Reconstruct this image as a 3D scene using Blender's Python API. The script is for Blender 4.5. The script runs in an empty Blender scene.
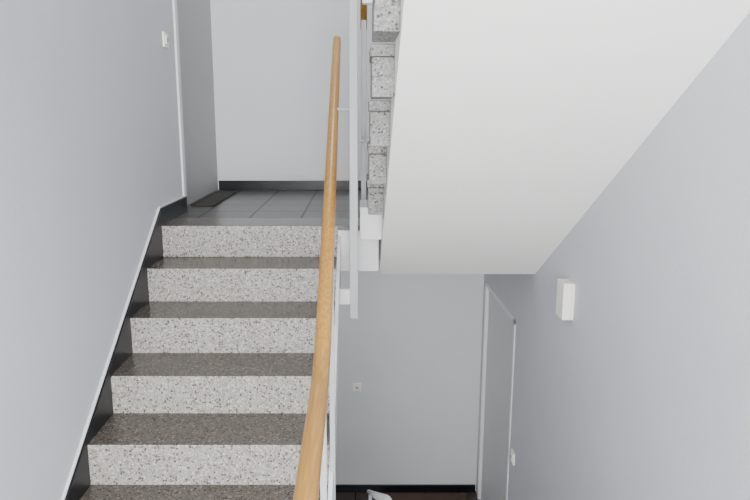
import bpy, bmesh, math
from mathutils import Vector

# ------------------------------------------------------------ materials
def new_mat(name):
    m = bpy.data.materials.new(name); m.use_nodes = True
    nt = m.node_tree; b = nt.nodes["Principled BSDF"]
    return m, nt, b

def paint(name, col, rough=0.75, bump=0.05, scale=60.0, var=0.02, spec=0.3):
    m, nt, b = new_mat(name)
    tc = nt.nodes.new("ShaderNodeTexCoord")
    n = nt.nodes.new("ShaderNodeTexNoise"); n.inputs["Scale"].default_value = 2.2; n.inputs["Detail"].default_value = 4
    nt.links.new(tc.outputs["Object"], n.inputs["Vector"])
    r = nt.nodes.new("ShaderNodeValToRGB")
    r.color_ramp.elements[0].position = 0.3; r.color_ramp.elements[1].position = 0.7
    r.color_ramp.elements[0].color = [c*(1-var) for c in col]+[1]
    r.color_ramp.elements[1].color = [min(1, c*(1+var)) for c in col]+[1]
    nt.links.new(n.outputs["Fac"], r.inputs["Fac"]); nt.links.new(r.outputs["Color"], b.inputs["Base Color"])
    n2 = nt.nodes.new("ShaderNodeTexNoise"); n2.inputs["Scale"].default_value = scale; n2.inputs["Detail"].default_value = 3
    nt.links.new(tc.outputs["Object"], n2.inputs["Vector"])
    bp = nt.nodes.new("ShaderNodeBump"); bp.inputs["Strength"].default_value = bump; bp.inputs["Distance"].default_value = 0.01
    nt.links.new(n2.outputs["Fac"], bp.inputs["Height"]); nt.links.new(bp.outputs["Normal"], b.inputs["Normal"])
    b.inputs["Roughness"].default_value = rough
    b.inputs["Specular IOR Level"].default_value = spec
    return m

def terrazzo(name, matrix, stops, rough, scale=98, spec=0.5):
    m, nt, b = new_mat(name)
    tc = nt.nodes.new("ShaderNodeTexCoord")
    def layer(sc, st):
        v = nt.nodes.new("ShaderNodeTexVoronoi"); v.inputs["Scale"].default_value = sc
        nt.links.new(tc.outputs["Object"], v.inputs["Vector"])
        s = nt.nodes.new("ShaderNodeSeparateColor"); nt.links.new(v.outputs["Color"], s.inputs["Color"])
        r = nt.nodes.new("ShaderNodeValToRGB"); r.color_ramp.interpolation = 'CONSTANT'
        e = r.color_ramp.elements
        e[0].position = st[0][0]; e[0].color = list(st[0][1])+[1]
        e[1].position = st[1][0]; e[1].color = list(st[1][1])+[1]
        for p, c in st[2:]:
            x = e.new(p); x.color = list(c)+[1]
        nt.links.new(s.outputs["Red"], r.inputs["Fac"])
        lt = nt.nodes.new("ShaderNodeMath"); lt.operation = 'LESS_THAN'; lt.inputs[1].default_value = 0.48
        nt.links.new(v.outputs["Distance"], lt.inputs[0])
        return r.outputs["Color"], lt.outputs[0]
    c1, f1 = layer(scale, stops)
    c2, f2 = layer(scale*2.3, stops)
    mx = nt.nodes.new("ShaderNodeMix"); mx.data_type = 'RGBA'
    mx.inputs[6].default_value = list(matrix)+[1]
    nt.links.new(f2, mx.inputs[0]); nt.links.new(c2, mx.inputs[7])
    mx2 = nt.nodes.new("ShaderNodeMix"); mx2.data_type = 'RGBA'
    nt.links.new(f1, mx2.inputs[0]); nt.links.new(mx.outputs[2], mx2.inputs[6]); nt.links.new(c1, mx2.inputs[7])
    nt.links.new(mx2.outputs[2], b.inputs["Base Color"])
    b.inputs["Roughness"].default_value = rough
    b.inputs["Specular IOR Level"].default_value = spec
    return m

def tiles(name, col, grout, size, rough=0.3, mortar=0.006):
    m, nt, b = new_mat(name)
    tc = nt.nodes.new("ShaderNodeTexCoord")
    mp = nt.nodes.new("ShaderNodeMapping"); mp.inputs["Location"].default_value = (0.04, 0.12, 0)
    nt.links.new(tc.outputs["Object"], mp.inputs["Vector"])
    br = nt.nodes.new("ShaderNodeTexBrick"); br.offset = 0
    br.inputs["Scale"].default_value = 1.0
    br.inputs["Brick Width"].default_value = size; br.inputs["Row Height"].default_value = size
    br.inputs["Mortar Size"].default_value = mortar
    br.inputs["Color1"].default_value = list(col)+[1]
    br.inputs["Color2"].default_value = [c*0.8 for c in col]+[1]
    br.inputs["Mortar"].default_value = list(grout)+[1]
    nt.links.new(mp.outputs["Vector"], br.inputs["Vector"])
    nt.links.new(br.outputs["Color"], b.inputs["Base Color"])
    b.inputs["Roughness"].default_value = rough
    inv = nt.nodes.new("ShaderNodeMapRange"); inv.inputs["To Min"].default_value = 0.35; inv.inputs["To Max"].default_value = 0.08
    nt.links.new(br.outputs["Fac"], inv.inputs["Value"]); nt.links.new(inv.outputs["Result"], b.inputs["Specular IOR Level"])
    return m

def wood(name):
    m, nt, b = new_mat(name)
    tc = nt.nodes.new("ShaderNodeTexCoord")
    mp = nt.nodes.new("ShaderNodeMapping"); mp.inputs["Rotation"].default_value = (math.radians(-31), 0, 0)
    mp.inputs["Scale"].default_value = (60, 3, 60)
    nt.links.new(tc.outputs["Object"], mp.inputs["Vector"])
    n = nt.nodes.new("ShaderNodeTexNoise"); n.inputs["Scale"].default_value = 2; n.inputs["Detail"].default_value = 5
    nt.links.new(mp.outputs["Vector"], n.inputs["Vector"])
    r = nt.nodes.new("ShaderNodeValToRGB")
    r.color_ramp.elements[0].position = 0.3; r.color_ramp.elements[0].color = (0.34, 0.16, 0.024, 1)
    r.color_ramp.elements[1].position = 0.7; r.color_ramp.elements[1].color = (0.52, 0.275, 0.055, 1)
    nt.links.new(n.outputs["Fac"], r.inputs["Fac"]); nt.links.new(r.outputs["Color"], b.inputs["Base Color"])
    b.inputs["Roughness"].default_value = 0.28
    return m

M_wall = paint("wall_plaster", (0.57, 0.587, 0.628), bump=0.15)
M_far = paint("far_wall_plaster", (0.62, 0.637, 0.652), bump=0.10)
M_soff = paint("soffit_white", (0.94, 0.94, 0.91), bump=0.06, rough=0.6)
M_white = paint("white_paint", (0.72, 0.725, 0.72), rough=0.4, bump=0.02)
M_steel = paint("grey_enamel", (0.45, 0.465, 0.475), rough=0.35, bump=0.01)
M_door = paint("door_grey", (0.37, 0.375, 0.375), rough=0.5, bump=0.02)
M_door2 = paint("door_light_grey", (0.62, 0.63, 0.645), rough=0.5, bump=0.02)
M_frame = paint("frame_white", (0.72, 0.73, 0.74), rough=0.45, bump=0.02)
M_plastic = paint("cream_plastic", (0.86, 0.85, 0.77), rough=0.35, bump=0.0)
M_dark = paint("dark_button", (0.25, 0.25, 0.24), rough=0.4, bump=0.0)
M_skirt = paint("black_skirting", (0.007, 0.008, 0.011), rough=0.3, bump=0.02, var=0.3)
M_mat = paint("mat_fibre", (0.05, 0.048, 0.045), rough=0.95, bump=0.6, scale=300)
M_mat2 = paint("mat_brown", (0.085, 0.055, 0.042), rough=0.95, bump=0.6, scale=300)
M_wood = wood("beech_wood")
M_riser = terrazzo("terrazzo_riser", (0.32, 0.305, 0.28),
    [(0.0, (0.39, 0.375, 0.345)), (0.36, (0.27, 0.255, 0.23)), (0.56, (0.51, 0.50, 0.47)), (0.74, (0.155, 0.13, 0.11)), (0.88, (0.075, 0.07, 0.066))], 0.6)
M_ends = terrazzo("terrazzo_rough", (0.24, 0.237, 0.233),
    [(0.0, (0.27, 0.266, 0.26)), (0.40, (0.19, 0.187, 0.183)), (0.62, (0.35, 0.345, 0.335)), (0.78, (0.12, 0.115, 0.11)), (0.9, (0.07, 0.07, 0.07))], 0.85)
M_tread = terrazzo("terrazzo_tread", (0.092, 0.08, 0.069),  # same terrazzo as risers; polish, dirt and weaker light put into darker colour
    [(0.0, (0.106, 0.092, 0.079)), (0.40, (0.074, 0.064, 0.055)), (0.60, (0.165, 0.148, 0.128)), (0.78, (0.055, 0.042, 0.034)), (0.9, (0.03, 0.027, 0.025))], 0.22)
M_tile = tiles("landing_tiles", (0.075, 0.073, 0.071), (0.012, 0.012, 0.012), 0.30, 0.28, 0.007)
M_floor = tiles("lower_floor_tiles", (0.06, 0.05, 0.045), (0.02, 0.02, 0.02), 0.30)

# ------------------------------------------------------------ mesh helpers
def mesh_obj(name, verts, faces, mats, fm=None, parent=None, bevel=0.0, seg=2):
    me = bpy.data.meshes.new(name)
    me.from_pydata(verts, [], faces)
    for m in (mats if isinstance(mats, (list, tuple)) else [mats]): me.materials.append(m)
    if fm:
        for p, i in zip(me.polygons, fm): p.material_index = i
    bm = bmesh.new(); bm.from_mesh(me); bmesh.ops.recalc_face_normals(bm, faces=bm.faces); bm.to_mesh(me); bm.free()
    o = bpy.data.objects.new(name, me); bpy.context.scene.collection.objects.link(o)
    if bevel:
        md = o.modifiers.new("bevel", 'BEVEL'); md.width = bevel; md.segments = seg; md.limit_method = 'ANGLE'
    if parent: o.parent = parent
    return o

BF = [(0,1,3,2),(4,6,7,5),(0,4,5,1),(2,3,7,6),(0,2,6,4),(1,5,7,3)]
def boxes(name, lst, mat, parent=None, bevel=0.0):
    v = []; f = []
    for (x0,x1,y0,y1,z0,z1) in lst:
        b = len(v)
        v += [(x,y,z) for x in (x0,x1) for y in (y0,y1) for z in (z0,z1)]
        f += [tuple(b+i for i in q) for q in BF]
    return mesh_obj(name, v, f, mat, parent=parent, bevel=bevel)
def box(name, x0, x1, y0, y1, z0, z1, mat, parent=None, bevel=0.0):
    return boxes(name, [(x0,x1,y0,y1,z0,z1)], mat, parent, bevel)

def prism(name, prof, x0, x1, mats, edge_mat=None, parent=None, bevel=0.0):
    n = len(prof)
    v = [(x0,y,z) for y,z in prof] + [(x1,y,z) for y,z in prof]
    f = [tuple(range(n)), tuple(range(2*n-1, n-1, -1))]
    fm = [0, 0]
    for i in range(n):
        j = (i+1) % n
        f.append((i, j, n+j, n+i)); fm.append(edge_mat(prof[i], prof[j]) if edge_mat else 0)
    return mesh_obj(name, v, f, mats, fm, parent, bevel)

def empty(name):
    e = bpy.data.objects.new(name, None); bpy.context.scene.collection.objects.link(e)
    return e

def tube(name, pts, rad, mat, parent=None, res=10, radii=None):
    cu = bpy.data.curves.new(name, 'CURVE'); cu.dimensions = '3D'
    sp = cu.splines.new('POLY'); sp.points.add(len(pts)-1)
    for i, (p, q) in enumerate(zip(sp.points, pts)):
        p.co = (*q, 1)
        if radii: p.radius = radii[i]
    cu.bevel_depth = rad; cu.bevel_resolution = res//2; cu.use_fill_caps = True
    cu.materials.append(mat)
    o = bpy.data.objects.new(name, cu); bpy.context.scene.collection.objects.link(o)
    bpy.context.view_layer.update()
    me = bpy.data.meshes.new_from_object(o.evaluated_get(bpy.context.evaluated_depsgraph_get()))
    bpy.data.objects.remove(o)
    o = bpy.data.objects.new(name, me); bpy.context.scene.collection.objects.link(o)
    for p in me.polygons: p.use_smooth = True
    if not me.materials: me.materials.append(mat)
    if parent: o.parent = parent
    return o

def smooth_path(pts, n=6, r=0.25):
    P = [Vector(p) for p in pts]; out = [P[0]]
    for i in range(1, len(P)-1):
        a, b, c = P[i-1], P[i], P[i+1]
        l = min(r, (a-b).length*0.48, (c-b).length*0.48)
        s = b+(a-b).normalized()*l; e = b+(c-b).normalized()*l
        for k in range(n+1):
            t = k/n; out.append((1-t)**2*s+2*t*(1-t)*b+t*t*e)
    out.append(P[-1])
    return [tuple(p) for p in out]

# ------------------------------------------------------------ dimensions
R, T = 0.17, 0.282
Y1, Z1 = 3.52, -0.578
XL, XLW = -1.063, -1.083
XR = 1.015
YF = 5.29
ZLOW = -3.22
ZMID = Z1-8*R
YMID = Y1-7*T
YB = -1.5
TOP = 3.0

# ------------------------------------------------------------ shell
boxes("wall_left", [(XLW-0.2, XLW, YB, 4.07, ZLOW-0.2, TOP),
                    (XLW-0.2, XLW, 4.07, YF, ZLOW-0.2, Z1-0.24),
                    (XLW-0.2, XLW, 4.07, YF, 1.32, TOP)], M_wall)
boxes("wall_right", [(XR, XR+0.2, YB, 4.15, ZLOW-0.2, TOP),
                     (XR, XR+0.2, 4.15, 5.20, -1.30, TOP),
                     (XR, XR+0.2, 5.20, YF, ZLOW-0.2, TOP)], M_wall)
box("wall_far", XLW-0.2, XR+0.2, YF, YF+0.2, ZLOW-0.2, TOP, M_far)
W = (-0.85, 0.85)
boxes("wall_back", [(XLW-0.2, W[0], YB-0.2, YB, ZLOW-0.2, TOP), (W[1], XR+0.2, YB-0.2, YB, ZLOW-0.2, TOP),
                    (W[0], W[1], YB-0.2, YB, ZLOW-0.2, -1.15), (W[0], W[1], YB-0.2, YB, 0.30, 1.35),
                    (W[0], W[1], YB-0.2, YB, 2.85, TOP)], M_wall)
for i, (a, b) in enumerate([(-1.15, 0.30), (1.35, 2.85)]):
    boxes("window_%d" % (i+1), [(W[0], W[0]+0.05, YB-0.12, YB-0.06, a, b), (W[1]-0.05, W[1], YB-0.12, YB-0.06, a, b),
          (W[0], W[1], YB-0.12, YB-0.06, a, a+0.05), (W[0], W[1], YB-0.12, YB-0.06, b-0.05, b),
          (-0.025, 0.025, YB-0.12, YB-0.06, a, b)], M_frame)
box("ceiling", XLW-0.2, XR+0.2, YB-0.2, YF+0.2, TOP, TOP+0.15, M_soff)
box("floor", XLW-0.2, XR+0.2, YB-0.2, YF+0.2, ZLOW-0.15, ZLOW, M_floor)

# ------------------------------------------------------------ staircase
stair = empty("staircase")
prof = []
for k in range(8):
    y = Y1-k*T; z = Z1-k*R
    prof.append((y, z)); prof.append((y, z-R))
side = [(Y1+0.02, Z1)] + prof + [(YMID, ZMID-0.20), (Y1+0.02, Z1-0.30)]
def em(a, b):
    if abs(a[0]-b[0]) < 1e-6 and abs(abs(a[1]-b[1])-R) < 1e-4: return 0
    if abs(a[1]-b[1]) < 1e-6: return 1
    return 2
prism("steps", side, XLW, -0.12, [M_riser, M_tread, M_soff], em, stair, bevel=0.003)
prism("stringer", [(Y1+0.0, Z1-0.06), (YMID-0.02, ZMID+0.10), (YMID-0.02, ZMID-0.20), (Y1+0.0, Z1-0.30)], -0.12, -0.104, M_white, None, stair)
boxes("landing_slab", [(XLW, 0.10, Y1+0.021, YF, Z1-0.25, Z1-0.022), (0.10, XR, 3.74, YF, Z1-0.25, Z1-0.022)], M_soff, stair)
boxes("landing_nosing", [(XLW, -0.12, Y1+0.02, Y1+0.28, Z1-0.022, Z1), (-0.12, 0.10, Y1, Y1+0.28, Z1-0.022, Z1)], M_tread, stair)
box("landing_fascia", -0.104, 0.098, Y1-0.012, Y1+0.02, Z1-0.245, Z1-0.023, M_white, stair)
boxes("landing_tile_top", [(XLW, 0.1, Y1+0.28, YF, Z1-0.022, Z1), (0.1, XR, 3.74, YF, Z1-0.022, Z1), (-1.14, XLW, 4.07, YF, Z1-0.022, Z1)], M_tile, stair)
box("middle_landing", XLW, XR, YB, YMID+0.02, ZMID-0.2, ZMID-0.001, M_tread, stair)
rl = (ZMID-ZLOW)/8
lp = [(YMID+0.02, ZMID)]
for k in range(8):
    y = YMID+0.02+k*T; z = ZMID-k*rl
    if k: lp.append((y, z))
    lp.append((y, z-rl))
lp += [(YMID+0.02+7*T-0.4, ZLOW), (YMID+0.02, ZMID-0.22)]
def em2(a, b):
    if abs(a[0]-b[0]) < 1e-6 and abs(abs(a[1]-b[1])-rl) < 1e-4: return 0
    if abs(a[1]-b[1]) < 1e-6: return 1
    return 2
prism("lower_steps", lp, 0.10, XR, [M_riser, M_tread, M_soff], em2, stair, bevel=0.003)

SL = R/T
def soff(y): return -0.899+SL*(3.753-y)
up = [(3.753, -0.899), (3.753, -0.60), (3.632, -0.60)]
Nb = 7
for k in range(-1, Nb):
    yb = 3.05-T*k; zt = -0.28+R*k
    up.append((yb+0.30, zt))
    up.append((yb+0.018, zt))
    last = (yb+0.018, zt)
yend = last[0]
up += [(yend, soff(yend))]
def em3(a, b):
    if abs(a[1]-b[1]) < 1e-6 and a[1] > -0.59: return 1
    if abs(a[0]-b[0]) < 1e-6 and a[0] < 3.7 and a[0] > yend+0.01: return 0
    return 2
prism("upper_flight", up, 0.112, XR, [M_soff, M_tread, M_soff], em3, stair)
ends = []
for k in range(0, Nb):
    yb = 3.05-T*k; z = -0.45+R*k
    ends.append((0.038, 0.112, yb+0.004, yb+0.29, z, z+R-0.045))
    ends.append((0.033, 0.112, yb, yb+0.305, z+R-0.043, z+R-0.004))
boxes("step_ends", ends, M_ends, stair, bevel=0.004)
box("step_end_painted", 0.0, 0.112, 3.332, 3.632, -0.618, -0.452, M_white, stair, bevel=0.003)
box("upper_middle_landing", XLW, XR, YB, yend+0.02, soff(yend), last[1], M_soff, stair)

# ------------------------------------------------------------ skirting boards
h = 0.094
sk = [(4.07, Z1-0.01), (Y1+0.05, Z1-0.01), (Y1+0.05, Z1-0.28), (YMID-0.02, ZMID-0.05), (YB, ZMID-0.05), (YB, ZMID+h),
      (YMID-0.10, ZMID+h), (Y1+0.02, Z1+h), (4.07, Z1+h)]
prism("baseboard_left", sk, XLW, XL, M_skirt, None, None, bevel=0.002)
prism("skirting_highlight_1", [(4.04, Z1+h), (Y1+0.02, Z1+h), (YMID-0.10, ZMID+h), (YMID-0.10, ZMID+h+0.005), (Y1+0.02, Z1+h+0.005), (4.04, Z1+h+0.005)], XLW, XL-0.008, M_frame)  # thin white strip imitating light caught on the skirting's top edge
boxes("baseboard_far", [(-1.12, XR, YF-0.02, YF, Z1, Z1+0.075)], M_skirt, bevel=0.002)
boxes("baseboard_low", [(XLW, XR-0.01, YF-0.02, YF, ZLOW, ZLOW+0.065)], M_skirt, bevel=0.002)
boxes("baseboard_right", [(XR-0.02, XR, 3.6, 4.15, ZLOW, ZLOW+0.06)], M_skirt, bevel=0.002)

# ------------------------------------------------------------ doors
d1 = empty("door_1")
box("leaf", -1.18, -1.125, 4.10, 5.27, Z1+0.004, 1.29, M_door, d1, bevel=0.003)
boxes("frame", [(XLW-0.10, XLW+0.012, 4.045, 4.105, Z1, 1.34), (XLW-0.10, XLW-0.036, 5.27, 5.29, Z1, 1.34), (XLW-0.10, XLW+0.012, 4.045, 5.29, 1.28, 1.34)], M_frame, d1, bevel=0.003)
d2 = empty("door_2")
box("leaf", 1.035, 1.085, 4.19, 5.16, ZLOW+0.006, -1.335, M_door2, d2, bevel=0.003)
boxes("frame", [(1.008, 1.10, 4.15, 4.19, ZLOW, -1.30), (1.008, 1.10, 5.16, 5.20, ZLOW, -1.30), (1.008, 1.10, 4.15, 5.20, -1.335, -1.30)], M_frame, d2, bevel=0.003)

# ------------------------------------------------------------ railing of the stairwell (one welded assembly)
hr = empty("stair_railing")
path = [(-0.133, 4.00, 0.43), (-0.119, 1.955, -0.775), (-0.114, 1.24, -0.79), (-0.110, 0.98, -0.795)]
sp = smooth_path(path, 8, 0.16)
tube("wooden_rail", sp, 0.0235, M_wood, hr, 16, [1.0+0.14*min(1, max(0, (4.0-p[1])/2.2)) for p in sp])
bm = bmesh.new(); bmesh.ops.create_uvsphere(bm, u_segments=20, v_segments=12, radius=0.0235)
me = bpy.data.meshes.new("end_knob"); bm.to_mesh(me); bm.free(); me.materials.append(M_wood)
for p in me.polygons: p.use_smooth = True
o = bpy.data.objects.new("end_knob", me); o.location = (-0.133, 4.00, 0.43); bpy.context.scene.collection.objects.link(o); o.parent = hr
box("end_post", -0.115, -0.09, 0.98, 1.02, ZMID, -0.79, M_steel, hr, bevel=0.003)
for i, y in enumerate((2.35, 1.75)):
    zr = -0.775+(y-1.955)*0.589 if y > 1.955 else -0.78
    box("baluster_%d" % i, -0.115, -0.095, y-0.006, y+0.006, zr-1.0, zr-0.01, M_steel, hr, bevel=0.002)
box("post", -0.052, -0.010, 3.27, 3.31, -1.02, 2.0, M_steel, hr, bevel=0.004)
tube("rail_bracket", [(-0.125, 3.33, 0.035), (-0.125, 3.30, 0.03), (-0.04, 3.30, 0.03)], 0.008, M_steel, hr)
box("foot_bracket", -0.112, -0.045, 3.275, 3.305, -0.945, -0.865, M_white, hr, bevel=0.002)
box("fascia_bracket", -0.045, -0.015, 3.30, Y1, -0.78, -0.70, M_white, hr, bevel=0.002)
box("upper_post", 0.006, 0.034, 3.70, 3.73, Z1, 0.50, M_steel, hr, bevel=0.003)
tube("upper_wooden_rail", [(0.02, 3.84, 0.475), (0.02, 3.78, 0.50), (0.02, 1.7, 0.50+2.08*SL)], 0.019, M_wood, hr, 16)
tube("bracket_1", [(-0.03, 3.30, -0.12), (0.02, 3.30, -0.12), (0.02, 3.71, -0.12)], 0.008, M_steel, hr)
box("upper_post_near", 0.006, 0.034, 1.90, 1.93, soff(1.93)+0.1, 1.55, M_steel, hr, bevel=0.003)
tube("lower_rail", smooth_path([(-0.112, 0.98, -0.795), (0.0, 0.86, -0.79), (0.055, 1.05, -0.70), (0.06, 1.35, -0.846), (0.06, 4.2, -2.56)], 6, 0.1), 0.013, M_steel, hr, 12)
box("lower_post", 0.05, 0.07, 3.5, 3.52, ZLOW, -2.15, M_steel, hr)

# ------------------------------------------------------------ small fittings
def switch(name, c, axis, s=0.08, mat=M_plastic):
    e = empty(name)
    x, y, z = c; t = 0.012
    def bx(n, hw, hz, t0, t1, m):
        if axis == '+x': box(n, x+t0, x+t1, y-hw, y+hw, z-hz, z+hz, m, e, 0.002)
        if axis == '-x': box(n, x-t1, x-t0, y-hw, y+hw, z-hz, z+hz, m, e, 0.002)
        if axis == '-y': box(n, x-hw, x+hw, y-t1, y-t0, z-hz, z+hz, m, e, 0.002)
    bx("plate", s/2, s/2, 0.0, t, mat)
    bx("rocker", s*0.28, s*0.28, t-0.001, t+0.006, M_plastic)
    bx("lamp", s*0.13, s*0.13, t+0.004, t+0.008, M_dark)
switch("light_switch", (XLW, 3.84, 0.412), '+x', 0.08)
switch("light_switch", (-0.025, YF, -2.25), '-y', 0.075)
switch("light_switch", (XR, 4.04, -2.21), '-x', 0.08)
wl = empty("wall_lamp")
box("back_plate", XR-0.012, XR, 3.035, 3.145, -0.955, -0.775, M_plastic, wl, 0.004)
box("cover", XR-0.055, XR-0.012, 3.035, 3.145, -0.955, -0.775, M_plastic, wl, 0.006)

box("doormat", -1.10, -0.95, 4.30, 5.10, Z1, Z1+0.012, M_mat, None, 0.003)
box("doormat", 0.20, 0.92, 4.45, 5.24, ZLOW, ZLOW+0.012, M_mat2, None, 0.003)

# ------------------------------------------------------------ light
def area(name, loc, rot, sx, sy, power, col=(1,1,1)):
    l = bpy.data.lights.new(name, 'AREA'); l.shape = 'RECTANGLE'; l.size = sx; l.size_y = sy; l.energy = power; l.color = col
    o = bpy.data.objects.new(name, l); o.location = loc; o.rotation_euler = rot; bpy.context.scene.collection.objects.link(o)
area("window_daylight_low", (0, YB-0.18, -0.42), (math.radians(114), 0, 0), 1.65, 1.3, 305, (1.0, 0.99, 0.98))
area("window_daylight_high", (0, YB-0.18, 2.1), (math.radians(90), 0, 0), 1.65, 1.4, 150, (1.0, 0.99, 0.98))
area("landing_fill", (0.0, 4.5, 2.95), (0, 0, 0), 0.5, 0.5, 25, (1, 0.98, 0.95))  # added fill to lift the upper landing, no known fixture
area("lower_hall_fill", (-0.5, 4.3, -0.86), (0, 0, 0), 0.5, 0.5, 8, (1, 0.98, 0.95))  # unseen fill added under the landing slab to brighten the lower hall

w = bpy.data.worlds.new("World"); bpy.context.scene.world = w; w.use_nodes = True
w.node_tree.nodes["Background"].inputs["Color"].default_value = (0.9, 0.94, 1, 1)
w.node_tree.nodes["Background"].inputs["Strength"].default_value = 1.0

# ------------------------------------------------------------ camera
cam = bpy.data.cameras.new("camera"); co = bpy.data.objects.new("camera", cam)
bpy.context.scene.collection.objects.link(co)
cam.sensor_width = 36; cam.lens = 665/750*36; cam.shift_x = 0.02; cam.clip_start = 0.02
co.location = (0, 0, 0); co.rotation_euler = (math.radians(90-11.4), 0, 0)
bpy.context.scene.camera = co
